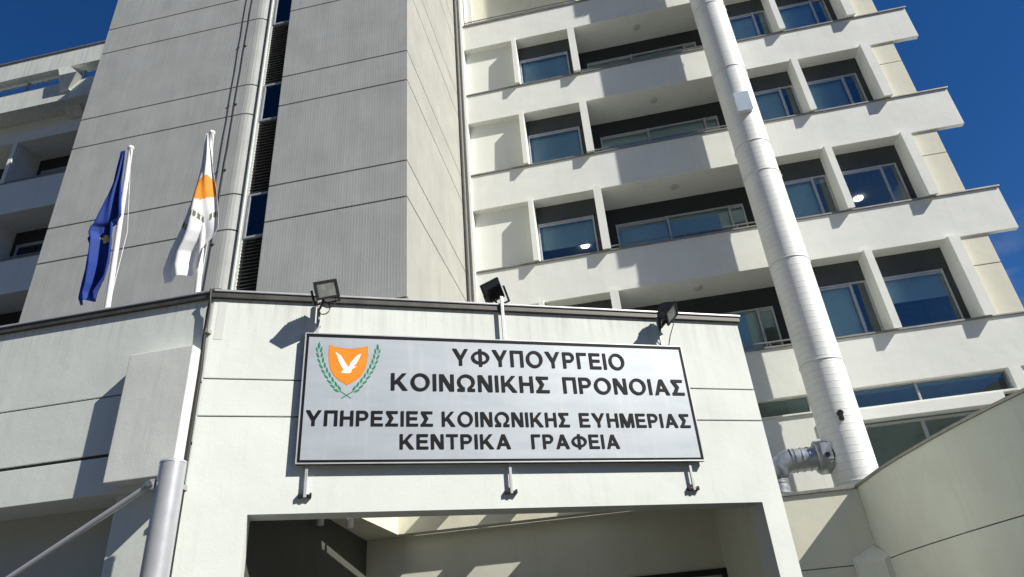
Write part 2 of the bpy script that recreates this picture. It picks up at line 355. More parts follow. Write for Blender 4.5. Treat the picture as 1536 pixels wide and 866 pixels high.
# walls behind: recess panel, end wall, loggia back, interior partitions
m = MB()
for r in range(4):
    m.box(XL, FIN[0][0]+.02, F+.20, F+.45, cop[r]-.3, sof[r]+.05)
m.build('recess_panel', M_panel, B, split=True)
m = MB(); m.box(-3.74, XL-.025, F+.05, 17.4, GZ, 24.2); m.box(XL-.02, XL+.06, F-.07, F+.5, 3, 23, .01); m.build('edge_rib', M_facade, B, split=True)
m = MB()
zz = [3.0]
for r in range(5):
    mid = (cop[r] + sof[r])/2 + .25
    zz += [mid, sof[r]+.6]
zz = sorted(zz)
for a, b in zip(zz[:-1], zz[1:]): m.box(8.3, XE, F+.04, WY+.3, a+.012, b-.012, .006)
m.build('end_wall', M_beige, B, split=True)
m = MB(); m.box(8.3, XE-.02, F+.06, WY+.28, 3, 24); m.build('joint', M_joint, B)
m = MB(); m.box(XE-.3, XE-.001, WY+.3, 27, GZ, 24); m.box(XL, XE-.3, 26.7, 27, GZ, 24); m.box(XL, XE, 16.6, 27, 24, 24.4); m.build('rear_wall', M_facade, B, split=True)
# interiors
m = MB()
for r in range(4):
    m.box(XL+.05, XE-.31, 19.5, 19.6, cop[r]-1.2, sof[r]+.1)
    m.box(XL+.05, XE-.31, WY+.35, 19.5, sof[r]+.01, sof[r]+.2)
    m.box(XL+.05, XE-.31, WY+.35, 19.5, cop[r]-1.0, cop[r]-.8)
m.build('room_shell', M_room, B, split=True)
def window(par, x0, x1, y, z0, z1, mull=(), blind=.6, fw=.047, gl=None, sash=True):
    m = MB()
    m.box(x0, x1, y-.03, y+.05, z1-fw, z1, .006); m.box(x0, x1, y-.03, y+.05, z0, z0+fw, .006)
    xs = [x0] + list(mull) + [x1]
    m.box(x0, x0+fw, y-.032, y+.05, z0+.002, z1-.002, .006); m.box(x1-fw, x1, y-.032, y+.05, z0+.002, z1-.002, .006)
    for q in mull: m.box(q-fw*.6, q+fw*.6, y-.045, y+.05, z0+.003, z1-.003, .006)
    fo = m.build('window', M_alu, par)
    for i, (a, b) in enumerate(zip(xs[:-1], xs[1:])):
        yy = y + (.012 if i % 2 else -.006)
        if sash and i % 2 == 0:
            s_ = MB(); a2, b2 = a+fw*.9, b-fw*.7
            s_.box(a2, b2, y-.015, y+.03, z1-fw-.055, z1-fw-.005, .004); s_.box(a2, b2, y-.015, y+.03, z0+fw+.005, z0+fw+.055, .004)
            s_.build('sash', M_alu, fo)
        p = MB(); p.box(a+.02, b-.02, yy, yy+.008, z0+.02, z1-.02); p.build('pane', gl or M_glass, fo)
        bl = blind[i] if isinstance(blind, (list, tuple)) else blind
        if bl > 0:
            q = MB(); q.box(a+.03, b-.03, y+.10, y+.106, z1-(z1-z0)*bl, z1-.01); q.build('roller_blind', M_blind, fo)
    return fo
def band(par, x0, x1, y, z0, z1):
    m = MB(); m.box(x0, x1, y, y+.1, z0, z1, .004); m.box(x0, x1, y-.02, y+.02, z0-.0, z0+.03); return m
BH = .58
rows = [0, 1, 2, 3]
bl1 = [(.8,), (.52,), (.92,), (.97,)]; bl2 = [(1., .0), (1., .1), (1., 0), (.9, 0)]; bl3 = [(.4,), (.0, 0), (.62, 0), (.7, 0)]
for r in rows:
    z0, z1 = cop[r]-.16, sof[r]
    m = band(B, FIN[0][1]-.02, FIN[1][0]+.02, WY-.01, z1-BH, z1+.02)
    for a, b in ((FIN[1][1]+4.42, FIN[2][0]+.02), (FIN[2][1]-.02, FIN[3][0]+.02)):
        m.box(a, b, WY-.01, WY+.09, z1-BH, z1+.02, .004)
    m.box(-.07, FIN[1][0]+.02, WY, WY+.08, z0, z1-BH); m.box(8.0, FIN[3][0]+.05, WY, WY+.08, z0, z1-BH)
    m.build('shutter_box', M_band, B, split=True)
    window(B, -1.66, -.06, WY, z0, z1-BH-.002, (), bl1[r][0])
    window(B, 4.7, 6.24, WY, z0, z1-BH-.002, (5.86,) , bl2[r])
    window(B, 6.43, 8.02, WY, z0, z1-BH-.002, (7.62,) if r else (), bl3[r] if r else bl3[r][0])
    # loggia
    x0, x1 = FIN[1][1], 4.66
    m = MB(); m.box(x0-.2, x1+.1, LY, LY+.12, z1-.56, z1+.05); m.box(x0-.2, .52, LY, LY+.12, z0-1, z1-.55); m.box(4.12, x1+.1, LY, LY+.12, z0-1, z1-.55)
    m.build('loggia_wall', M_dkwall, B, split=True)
    m = MB(); m.box(x0-.06, x0-.001, F+.14, LY+.1, z0-1, z1+.03); m.box(x1, x1+.06, F+.14, LY+.1, z0-1, z1+.03); m.build('loggia_side_wall', M_facade, B, split=True)
    window(B, .52, 4.12, LY, z0-.95, z1-.562, (2.0, 3.72), (.55, .62, .2) if r != 1 else (.3, .25, .2))
    m = MB(); m.box(x0, x1, F+.15, LY, z0-1.0, z0-.9); m.build('loggia_floor', M_grey, B)
    m = MB(); m.tube([(x0+.02, F+.06, cop[r]+.14), (x1, F+.06, cop[r]+.14)], .022, 10)
    for q in (x0+.3, x0+1.95, x0+3.3): m.box(q-.012, q+.012, F+.05, F+.07, cop[r]-.02, cop[r]+.14)
    m.build('handrail', M_rail, B)
    m = MB(); m.tube([(2.3, 16.33, z1+.01), (2.3, 16.33, z1-.05)], [.115, .10], 20); m.build('ceiling_lamp', M_lampbody, B)
for x, y in ((-.476, 18.66), (7.8, 18.58)):
    m = MB(); m.tube([(x, y, sof[1]+.005), (x, y, sof[1]-.03)], .13, 20); m.build('downlight', M_lamp, B)
# top terrace
m = MB(); m.box(XL, 9.0, 17.2, 17.4, 18.5, 24); m.build('terrace_wall', M_beige, B)
m = MB(); m.tube([(XL+.1, F+.02, cop[4]+.17), (4.6, F+.02, cop[4]+.17)], .02, 10); m.tube([(XL+.1, F+.02, cop[4]+.08), (4.6, F+.02, cop[4]+.08)], .012, 8)
for q in (-3.3, -1.7, -.1, 1.5, 3.1): m.box(q-.015, q+.015, F, F+.04, cop[4]-.01, cop[4]+.17)
m.build('handrail', M_rail, B)
m = MB(); m.box(-3.28, -3.12, F+.15, F+.3, cop[4]-.1, 24); m.box(.2, .5, F+.25, 17.2, cop[4]-.5, 24); m.build('terrace_post', M_facade, B, split=True)
# lower storey under the bottom parapet
m = MB()
m.box(XL, 2.6, F+.01, F+.3, GZ, 4.97); m.box(8.25, 8.5, F-.002, F+.3, GZ, 4.975, .01); m.box(9.2, XR, F+.003, F+.3, GZ, 4.975)
m.box(2.6, 4.25, F+.012, F+.3, GZ, 4.52, .006)
m.build('ground_storey_wall', M_facade, B, split=True)
m = MB(); m.box(4.25, 7.9, F-.10, F+.25, 4.20, 4.45, .01); m.build('sill_band', M_facade, B)
m = MB(); m.box(4.25, 8.26, F-.03, F+.2, 4.452, 4.50, .006); m.box(2.6, 4.25, F-.03, F+.05, 4.522, 4.56, .006); m.build('sill', M_facade, B, split=True)
window(B, 2.6, 4.3, F+.16, 4.5, 4.98, (4.05,), 0, fw=.04, sash=False)
window(B, 4.32, 8.26, F+.16, 4.46, 4.98, (6.36,), (0, .0), fw=.04, sash=False)
window(B, 4.32, 8.24, F+.2, 1.2, 4.16, (6.24,), (.0, .0), fw=.06, sash=False)
window(B, 8.5, 9.2, F+.16, 3.0, 4.98, (), (.0, .0), fw=.06, sash=False)
m = MB(); m.box(4.3, 9.2, 18.5, 18.6, 0, 5); m.box(4.3, 9.2, F+.5, 18.5, 4.95, 5.05); m.build('room_shell', M_room, B, split=True)

# ------------------------------------------------------------------ stair tower
T = 10.85
TW = wthing('stair_tower', 'tall grey ribbed concrete stair tower with a vertical slot of windows and louvres', 'tower', (-8, 13, GZ))
jz = []
for k in range(-2, 10): jz += [5.35+3.31*k, 6.30+3.31*k]
jz = [z for z in jz if z > GZ+.2]
def tower_prof(inset, left=True):
    if left:
        pts = [(-12.32+inset, 15.8), (-12.32+inset, T+inset)]
        for k in range(7):
            a = math.pi/2*k/6
            pts.append((-7.80+(.30-inset)*math.sin(a), T+.30-(.30-inset)*math.cos(a)))
        pts.append((-7.50-inset, 15.8)); return pts
    return [(-6.87+inset, 15.8), (-6.87+inset, T+inset), (-3.725-inset, T+inset), (-3.725-inset, 15.8)]
for left, top in ((True, 24.7), (False, 24.65)):
    zs = [GZ] + [z for z in jz if z < top-.3] + [top]
    m = MB(); j = MB()
    for a, b in zip(zs[:-1], zs[1:]): m.prism(list(reversed(tower_prof(0, left))), a+.02, b-.02)
    for o in m.build('wall_course', [M_tower, M_towers], TW, split=True):
        for p in o.data.polygons:
            if p.normal.x > .9 and not left: p.material_index = 1
    j.prism(list(reversed(tower_prof(.035, left))), GZ, top-.1); j.build('joint', M_joint, TW)
# slot: side strips, window panes and louvre banks
m = MB(); m.box(-7.495, -7.455, T+.06, T+.6, GZ, 23.9, .008); m.box(-7.45, -7.395, T+.10, T+.6, GZ, 23.9, .008); m.build('slot_jamb', M_white, TW, split=True)
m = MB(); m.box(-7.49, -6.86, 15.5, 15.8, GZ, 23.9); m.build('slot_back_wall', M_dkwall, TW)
SY = T+.12
for k in range(-1, 6):
    z = 8.40+3.31*k
    window(TW, -7.39, -6.875, SY, z, z+1.17, (), 0, fw=.05, gl=M_glassd, sash=False)
    m = MB()
    zz_ = z+1.2
    n = 24; h = 2.08/n
    for i in range(n):
        c = zz_ + h*(i+.5)
        y0 = SY-.02
        m.loft([(-7.39, y0, c-.025), (-7.39, y0+.012, c-.03), (-7.39, y0+.09, c+.03), (-7.39, y0+.08, c+.036)], [(-6.875, y0, c-.025), (-6.875, y0+.012, c-.03), (-6.875, y0+.09, c+.03), (-6.875, y0+.08, c+.036)])
    m.build('louvre', M_louv, TW)
    m = MB(); m.box(-7.39, -6.875, SY+.11, SY+.13, zz_, zz_+2.08); m.build('louvre_backing', M_band, TW)
m = MB(); m.tube([(-3.64, F-.05, GZ), (-3.64, F-.05, 26)], .04, 10); m.build('rainwater_pipe', M_pipe, TW)
for i, (xa, xb) in enumerate(((-8.19, -8.175), (-8.0, -8.05))):
    t = wthing('lightning_cable', ['dark cable clipped down the ribbed tower, the left of the pair', 'dark cable clipped down the ribbed tower, the right of the pair beside the rounded edge'][i], 'cable', (xa, T-.03, 3), 'cables on the tower')
    m = MB(); pts = []
    for k in range(60):
        z = 3+k*.42; pts.append((xa+(xb-xa)*(1-(z-3)/25)+random.uniform(-.008, .008), T-.012, z))
    m.tube(pts, .0095, 6); m.build('cable', M_cable, t)
    m = MB()
    for z in range(4, 26, 2): m.box(xa-.02, xa+.02, T-.025, T+.002, z+.3, z+.34)
    m.build('clip', M_copd, t)

# ------------------------------------------------------------------ left balcony wing
Wg = wthing('balcony_wing', 'shaded office wing with deep loggias and a sunlit pergola beam left of the stair tower', 'building', (-20, 17, GZ))
wc = [6.45, 9.74, 13.03, 16.45]; wb = [8.4, 11.68, 15.03, 18.36]
for i, (zt, zb) in enumerate(zip(wc, [5.2] + wb[:3])):
    m = MB(); m.box(-40, -12.4, F, F+.14, zb, zt-.04, .008); m.box(-40, -12.4, F+.14, 17.2, zb+.002, zb+.3); m.build('balcony_parapet', M_wing, Wg)
    m = MB(); m.box(-40, -12.4, F-.03, F+.17, zt-.038, zt, .006); m.build('coping', M_cop, Wg)
    m = MB(); m.tube([(-40, F+.07, zt+.12), (-12.4, F+.07, zt+.12)], .02, 8); m.build('handrail', M_rail, Wg)
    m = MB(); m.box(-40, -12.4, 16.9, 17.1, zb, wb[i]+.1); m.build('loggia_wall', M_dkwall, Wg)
    for x in (-20.62, -24.5, -28.4):
        m = MB(); m.box(x, x+.16, F+.01, 16.9, zt-.02, wb[i]+.01, .008); m.build('partition', M_wing, Wg)
    for x in (-20.2, -24.1):
        window(Wg, x, x+2.6, 16.86, zt-.9, wb[i]-.6, (x+1.3,), (.3, .5))
m = MB(); m.box(-40, -12.4, F-.002, F+.14, 18.36, 19.86, .008); m.box(-40, -12.4, F+.14, 22, 18.37, 18.7); m.build('roof_parapet', M_wing, Wg)
m = MB(); m.box(-40, -12.4, 15.10, 15.26, 19.25, 20.16, .01); m.box(-40, -12.4, 15.261, F+.14, 19.252, 19.42); m.build('roof_cornice', M_white, Wg, split=True)
m = MB(); m.box(-40, -12.4, 14.86, 15.26, 20.66, 21.58, .012); m.build('pergola_beam', M_white, Wg)
m = MB(); m.box(-40, -12.4, 14.82, 15.30, 21.582, 21.64); m.build('coping', M_cop, Wg)
for x in (-18.15, -24.6, -31.0):
    m = MB(); bm = m.bm; prev = None
    for z, a_, b_, yf in ((18.95, -.30, .34, F-.10), (19.30, -.30, .34, F-.45), (19.62, -.26, .16, 15.05), (19.70, -.26, .10, 15.02), (20.22, -.22, .50, 14.80), (20.655, -.42, .05, 14.84)):
        ring_ = [bm.verts.new(p) for p in ((x+a_, yf, z), (x+b_, yf, z), (x+b_, F+.05, z), (x+a_, F+.05, z))]
        if prev:
            for k in range(4): bm.faces.new((prev[k], prev[(k+1) % 4], ring_[(k+1) % 4], ring_[k]))
        else: bm.faces.new(list(reversed(ring_)))
        prev = ring_
    bm.faces.new(prev); m.build('pergola_post', M_white, Wg)
m = MB(); m.tube([(-40, 15.2, 20.58), (-12.4, 15.2, 20.58)], .018, 6)
x = -28.0
while x < -12.5: m.box(x-.006, x+.006, 15.19, 15.21, 20.16, 20.58); x += .13
for x in (-26.2, -24.2, -22.0, -20.1, -17.75, -16.1): m.box(x-.04, x+.04, 15.16, 15.24, 20.16, 20.66)
m.build('roof_railing', M_rail, Wg)

# ------------------------------------------------------------------ entrance canopy
CA = R(25.1); CX, CY = -4.292, 6.0
CANL = 'white rendered entrance canopy with a wide dark doorway and dark metal coping'
CN = wthing('entrance_canopy', CANL, 'canopy', (CX, CY, GZ))
def cw(u, e, z): return Vector((CX+u*math.cos(CA)+e*math.sin(CA), CY+u*math.sin(CA)-e*math.cos(CA), z))
def cbox(m, u0, u1, e0, e1, z0, z1, bev=.006):
    """box in canopy-front coordinates: u along the face, e out of it"""
    t = MB(); t.box(u0, u1, -e1, -e0, z0, z1, bev)
    t.xform(Matrix.Translation((CX, CY, 0)) @ Matrix.Rotation(CA, 4, 'Z'))
    tm = bpy.data.meshes.new('tmp'); t.bm.to_mesh(tm); t.bm.free(); m.bm.from_mesh(tm); bpy.data.meshes.remove(tm)
U1 = 6.535; TOPZ = 3.86
m = MB()
for z0, z1 in ((2.508, 2.902), (2.918, TOPZ)): cbox(m, 0, U1, -.3, 0, z0, z1)
gate = [(0, GZ), (.592, GZ), (.592, 1.512), (6.255, 1.512), (6.255, GZ), (U1, GZ), (U1, 2.492), (0, 2.492)]   # lintel and both piers in one piece
m.loft([tuple(cw(u, 0, z)) for u, z in gate], [tuple(cw(u, -.3, z)) for u, z in gate])
m.build('front_wall', M_white, CN, split=True)
m = MB()
for z0, z1 in ((1.82, 2.20), (2.235, 2.858), (2.874, TOPZ)): m.box(-13, CX-.001, CY, CY+.5, z0, z1, .006)
m.box(-5.11, CX-.001, CY+.1, CY+.49, GZ, 1.819, .006)
m.build('side_wall', M_white, CN, split=True)
m = MB(); m.box(-13, -5.112, CY+.503, CY+.7, GZ, 3.8); m.build('recess_wall', M_grey, CN)
m = MB(); m.box(-13, CX-.02, CY+.02, CY+.48, 1.9, 3.8); cbox(m, .02, U1-.02, -.28, -.02, 1.6, 3.8, 0); m.build('joint', M_joint, CN)
# right return, roof deck with a skylight, inner walls
pr = cw(U1, -.3, 0)
m = MB(); m.box(pr.x-.17, pr.x+.0, pr.y+.02, 10.84, GZ, TOPZ-.02); m.build('return_wall', M_white, CN)
a1, a2 = cw(.0, -.3, 0), cw(U1-.15, -.3, 0)
HX0, HX1, HY0, HY1 = -3.78, -.60, 8.3, 10.60
def fy(x): return CY + .3/math.cos(CA) + (x-CX)*math.tan(CA)
CZ0, CZ1, BYW = 1.98, 2.6, 10.84
m = MB()
m.prism([(-7.0, 6.5), (CX, fy(CX)), (HX0, fy(HX0)), (HX0, BYW-.01), (-7.0, BYW-.01)], CZ0, CZ1)
m.prism([(HX0, HY1), (HX1, HY1), (HX1, BYW-.01), (HX0, BYW-.01)], CZ0+.001, CZ1-.001)
m.prism([(HX1, fy(HX1)), (a2.x, fy(a2.x)), (a2.x, BYW-.01), (HX1, BYW-.01)], CZ0, CZ1)
m.prism([(HX0, fy(HX0)), (HX1, fy(HX1)), (HX1, max(HY0, fy(HX1)+.1)), (HX0, HY0)], CZ0+.001, CZ1-.001)
m.build('roof_deck', M_beige, CN, split=True)
m = MB()
for x in (-3.0, -1.84): m.box(x, x+.20, HY0+.02, HY1-.001, CZ1-.30, CZ1-.02)
m.build('skylight_bar', M_white, CN, split=True)
m = MB(); m.box(-4.40, 1.05, BYW, BYW+.2, GZ, CZ0-.001); m.build('porch_back_wall', M_inner, CN)
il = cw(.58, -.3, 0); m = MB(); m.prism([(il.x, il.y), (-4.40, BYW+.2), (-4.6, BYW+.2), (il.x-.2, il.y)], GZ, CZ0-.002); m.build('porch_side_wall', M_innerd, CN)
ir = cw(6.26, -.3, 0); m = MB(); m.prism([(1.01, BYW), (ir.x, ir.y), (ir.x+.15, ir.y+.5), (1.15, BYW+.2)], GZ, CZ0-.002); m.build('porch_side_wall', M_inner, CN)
m = MB(); m.box(-.35, 1.03, BYW-.05, BYW-.004, .98, 1.06); m.box(.94, 1.03, BYW-.05, BYW-.004, GZ, .98); m.box(-.35, -.27, BYW-.05, BYW-.004, GZ, .98); m.build('door_frame', M_black, CN)
# an old repair patch in the paint beside the corner
m = MB(); cbox(m, .05, .14, -.01, .0025, 3.36, 3.85, 0); m.build('paint_patch', M_patch, CN)
# coping: dark fascia with a pale top lip
m = MB(); m.box(-13, CX-.02, CY-.04, CY+.52, TOPZ, TOPZ+.065, .006); cbox(m, -.03, U1+.03, -.32, .04, TOPZ+.001, TOPZ+.066, .006); m.build('coping_fascia', M_copd, CN)
m = MB(); m.box(-13, CX-.02, CY-.055, CY+.53, TOPZ+.068, TOPZ+.092, .008); cbox(m, -.035, U1+.045, -.33, .055, TOPZ+.069, TOPZ+.093, .008); m.build('coping_lip', M_alu, CN)
# projecting cast panel on the side wall
m = MB(); m.box(-5.065, -4.331, CY-.18, CY+.01, 1.875, 3.225, .01); m.build('projecting_panel', M_slab, CN)
# conduit strip down the corner
t = wthing('corner_conduit', 'dark conduit running down the corner of the white canopy beside the cast panel', 'conduit', (CX-.02, CY-.03, GZ))
m = MB(); m.tube([(CX-.015, CY-.03, GZ), (CX-.015, CY-.03, 3.0), (CX-.03, CY-.035, 3.35), (CX-.02, CY-.05, 3.7), (CX-.0, CY-.08, 3.93), (CX+.01, CY+.06, 4.0), (CX, CY+.2, 3.95)], .02, 8); m.build('conduit', M_cable, t)
m = MB()
for z in (1.75, 3.42): m.box(CX-.045, CX+.02, CY-.055, CY+.01, z, z+.05, .006)
m.build('clip', M_rubber, t)
# porch spotlights
for i, (x, y) in enumerate(((-4.0, 8.35), (-3.78, 8.75))):
    t = wthing('ceiling_spotlight', ['small white tube spotlight under the porch ceiling, nearer the left jamb', 'small white tube spotlight under the porch ceiling, nearer the skylight'][i], 'spotlight', (x, y, CZ0), 'porch spotlights')
    m = MB(); m.tube([(x, y, CZ0+.0), (x, y, CZ0-.05)], .03, 12); m.build('ceiling_mount', M_ptip, t)
    m = MB(); m.tube([(x, y, CZ0-.05), (x, y, CZ0-.2)], .045, 16); m.build('lamp_tube', M_ptip, t)

# ------------------------------------------------------------------ sign
S = thing('ministry_sign', 'large silver sign with black Greek lettering and orange crest over the doorway', 'sign', (CX, CY, 0), CA)
SE = .085
u0, u1, v0, v1 = 1.0, 5.58, 1.975, 3.443
m = MB(); m.box(u0+.02, u1-.02, -SE+.004, -SE+.05, v0+.02, v1-.02); m.build('panel', M_sign, S)
def ring(m, a, b, c, d, wd, y0, y1, bev=.003):
    m.box(a, b, y0, y1, d-wd, d, bev); m.box(a, b, y0, y1, c, c+wd, bev); m.box(a, a+wd, y0+.0015, y1-.001, c+wd, d-wd, 0); m.box(b-wd, b, y0+.0015, y1-.001, c+wd, d-wd, 0)
m = MB(); ring(m, u0, u1, v0, v1, .014, -SE-.006, -SE+.004); m.build('frame', M_alu, S)
m = MB(); ring(m, u0+.002, u1-.002, v0+.002, v1-.002, .012, -SE+.0045, -SE+.055); m.build('casing', M_black, S)
m = MB(); ring(m, u0+.017, u1-.017, v0+.017, v1-.017, .026, -SE-.001, -SE+.01, 0); m.build('border_line', M_text, S)
ST, SH = .185, .165          # stem and bar thickness as a share of the cap height
def glyph(c):
    """strokes of one Greek capital on a cap height of 1: list of closed outlines, and the advance"""
    def bx(x0, x1, z0, z1): return [(x0, z0), (x1, z0), (x1, z1), (x0, z1)]
    def di(xa, za, xb, zb, w): return [(xa-w/2, za), (xa+w/2, za), (xb+w/2, zb), (xb-w/2, zb)]
    def arc(cx, cz, rx, rz, tx, tz, a0, a1, n=28):
        o = [(cx+rx*math.cos(R(a0+(a1-a0)*k/n)), cz+rz*math.sin(R(a0+(a1-a0)*k/n))) for k in range(n+1)]
        i = [(cx+(rx-tx)*math.cos(R(a0+(a1-a0)*k/n)), cz+(rz-tz)*math.sin(R(a0+(a1-a0)*k/n))) for k in range(n+1)]
        return [[o[k], o[k+1], i[k+1], i[k]] for k in range(n)]
    if c == 'Ι': return [bx(0, ST, 0, 1)], ST
    if c == 'Π': return [bx(0, ST, 0, 1), bx(.78-ST, .78, 0, 1), bx(ST, .78-ST, 1-SH, 1)], .78
    if c == 'Γ': return [bx(0, ST, 0, 1), bx(ST, .62, 1-SH, 1)], .62
    if c == 'Τ': return [bx(.37-ST/2, .37+ST/2, 0, 1-SH), bx(0, .74, 1-SH, 1)], .74
    if c == 'Η': return [bx(0, ST, 0, 1), bx(.78-ST, .78, 0, 1), bx(ST, .78-ST, .44, .44+SH)], .78
    if c == 'Ε': return [bx(0, ST, 0, 1), bx(ST, .70, 1-SH, 1), bx(ST, .66, .43, .43+SH), bx(ST, .72, 0, SH)], .72
    if c == 'Ν': return [bx(0, ST, 0, 1), bx(.79-ST, .79, 0, 1), di(.79-ST*.62, 0, ST*.62, 1, .235)], .79
    if c == 'Μ': return [bx(0, ST, 0, 1), bx(.97-ST, .97, 0, 1), di(.485, 0, ST*.72, 1, .24), di(.485, 0, .97-ST*.72, 1, .24)], .97
    if c == 'Κ': return [bx(0, ST, 0, 1), di(ST*.9, .36, .70, 1, .25), di(.75, 0, .33, .58, .25)], .87
    if c == 'Υ': return [bx(.46-ST/2, .46+ST/2, 0, .45), di(.46, .37, .115, 1, .23), di(.46, .37, .805, 1, .23)], .92
    if c == 'Α': return [di(.11, 0, .47, 1, .215), di(.83, 0, .47, 1, .215), bx(.25, .69, .23, .23+SH*.95)], .94
    if c == 'Ο': return arc(.51, .5, .51, .525, ST*1.08, SH, 0, 360, 44), 1.02
    if c == 'Φ': return [bx(.54-ST/2, .54+ST/2, -.03, 1.03)] + arc(.54, .5, .54, .40, ST, SH*.9, 0, 360, 44), 1.08
    if c == 'Ρ': return [bx(0, ST, 0, 1), bx(ST, .42, 1-SH, 1), bx(ST, .42, .37, .37+SH)] + arc(.42, .685, .31, .315, ST, SH, -90, 90, 20), .73
    if c == 'Σ': return [bx(.03, .74, 1-SH, 1), bx(.0, .76, 0, SH), di(.36, .50, .14, 1-SH*.6, .25), di(.14, SH*.6, .36, .50, .25)], .76
    if c == 'Ω': return arc(.5, .56, .49, .465, ST, SH, -58, 238, 40) + [bx(.02, .42, 0, SH), bx(.58, .98, 0, SH), di(.325, SH*.9, .30, .26, .20), di(.675, SH*.9, .70, .26, .20)], 1.0
    return [], .4
def line(words):
    m = MB(); q = 0
    for s, a, b, zb, zt, slope in words:
        gs = [glyph(c) for c in s]; gap = .17
        tot = sum(g_[1] for g_ in gs) + gap*(len(s)-1); kx = (b-a)/tot; kz = zt-zb; x = 0
        for outs, adv in gs:
            for o in outs:
                q += 1
                m.flat([(a+(x+px)*kx, zb+pz*kz+slope*(x+px)/tot) for px, pz in o], -SE-.003-.00012*(q % 9), .006)
            x += adv+gap
    return m.build('lettering', M_text, S)
line([('ΥΦΥΠΟΥΡΓΕΙΟ', 2.64, 4.765, 3.10, 3.307, 0)])
line([('ΚΟΙΝΩΝΙΚΗΣ', 1.945, 3.768, 2.785, 2.985, 0), ('ΠΡΟΝΟΙΑΣ', 3.94, 5.495, 2.785, 2.985, 0)])
line([('ΥΠΗΡΕΣΙΕΣ', 1.07, 2.40, 2.378, 2.545, 0), ('ΚΟΙΝΩΝΙΚΗΣ', 2.50, 3.966, 2.378, 2.545, 0), ('ΕΥΗΜΕΡΙΑΣ', 4.09, 5.485, 2.378, 2.545, 0)])
line([('ΚΕΝΤΡΙΚΑ', 2.045, 3.255, 2.128, 2.29, 0), ('ΓΡΑΦΕΙΑ', 3.495, 4.54, 2.128, 2.29, 0)])
# crest: orange shield, white dove, two olive branches
ex, ez = 1.472, 3.02
def shield(sc_):
    pts = []
    top = [(-.21, .285), (-.14, .262), (-.07, .250), (0, .246), (.07, .250), (.14, .262), (.21, .285)]
    right = [(.213, .19), (.205, .08), (.182, -.01), (.14, -.085), (.085, -.135), (.035, -.165), (0, -.19)]
    left = [(-x, z) for x, z in reversed(right[:-1])]
    return [(ex+x*sc_, ez+.05+(z-.05)*sc_) for x, z in top+right+left]
m = MB(); m.flat(shield(1.0), -SE+.0028, .002); crest = m.build('crest', M_semor, S)
m = MB()
o_, i_ = shield(1.0), shield(.955)
for k in range(len(o_)): m.flat([o_[k], o_[(k+1) % len(o_)], i_[(k+1) % len(i_)], i_[k]], -SE+.0024, .0003)
m.build('shield_border', M_semdo, crest)
def P(l): return [(ex+x*.86, ez+.045+(z-.045)*.88) for x, z in l]
m = MB()
m.flat(P([(-.165, .225), (-.10, .185), (-.055, .12), (-.02, .06), (.005, .03), (.015, .0), (-.02, -.03), (-.055, -.055), (-.075, -.05), (-.05, -.01), (-.07, .01), (-.09, .05), (-.115, .10), (-.13, .15)]), -SE+.0020, .001)
m.flat(P([(.165, .21), (.115, .185), (.06, .12), (.03, .075), (.016, .03), (.03, .01), (.06, .02), (.105, .07), (.135, .13)]), -SE+.0017, .001)
m.flat(P([(-.075, -.06), (-.03, -.02), (.01, .02), (.05, .035), (.09, .03), (.115, .04), (.095, .02), (.055, -.005), (.045, -.05), (.01, -.065), (-.03, -.06)]), -SE+.0014, .001)
m.build('dove', M_semwh, crest)
def leaf(m, cx, cz, ang, l, wd, y):
    pts = []
    for k in range(12):
        a = 2*math.pi*k/12; x = math.cos(a)*l; z = math.sin(a)*wd*(1-.25*math.cos(a))
        pts.append((ex+cx+x*math.cos(ang)-z*math.sin(ang), ez+cz+x*math.sin(ang)+z*math.cos(ang)))
    m.flat(pts, y-.0002*random.random(), .001)
for sgn in (-1, 1):
    m = MB(); m2 = MB()
    path = [(.075+.245*math.sin(t*1.45), -.255+.51*(t**1.15)) for t in [k/9 for k in range(10)]]
    for k in range(len(path)-1):
        (xa, za), (xb, zb) = path[k], path[k+1]; an = math.atan2(zb-za, xb-xa)
        for side, dd in ((.5, .022), (-.5, -.022)):
            cx_, cz_ = (xa+xb)/2-math.sin(an)*dd, (za+zb)/2+math.cos(an)*dd
            aa = an+side*.55
            if sgn < 0: leaf(m, -cx_, cz_, math.pi-aa, .033, .0115, -SE+.0028)
            else: leaf(m, cx_, cz_, aa, .033, .0115, -SE+.0028)
        if k % 2 == 0:
            leaf(m2, sgn*(xa+.012), za+.01, an if sgn > 0 else math.pi-an, .026, .008, -SE+.0018)
    leaf(m, sgn*path[-1][0], path[-1][1]+.02, math.pi/2, .04, .014, -SE+.0026)
    # stem crossing under the shield
    m.flat([(ex+sgn*.08, ez-.255), (ex+sgn*.072, ez-.247), (ex-sgn*.055, ez-.335), (ex-sgn*.045, ez-.342)], -SE+.0030-.0003*sgn, .001)
    b_ = m.build('olive_branch', M_semgr, crest); m2.build('pale_leaves', M_semlg, b_)
# fixings: short arms under the sign, flat posts above it
for u in (1.115, 3.235, 5.39):
    m = MB(); m.box(u-.015, u+.015, -.055, -.03, 1.655, v0+.02, .004); m.box(u-.012, u+.012, -.03, .002, 1.70, 1.73)
    br = m.build('bracket', M_alu, S)
    f = MB(); f.box(u-.05, u+.05, -.05, -.001, 1.66, 1.685, .004); f.box(u-.065, u-.045, -.05, -.001, 1.655, 1.70, .004); f.box(u+.045, u+.065, -.05, -.001, 1.655, 1.70, .004); f.build('foot', M_black, br)
for u, zt in ((1.125, 3.88), (3.275, 4.04), (5.33, 3.86)):
    m = MB(); m.box(u-.019, u+.019, -.08, -.056, v1-.02, zt, .004); m.build('support_post', M_alu, S)

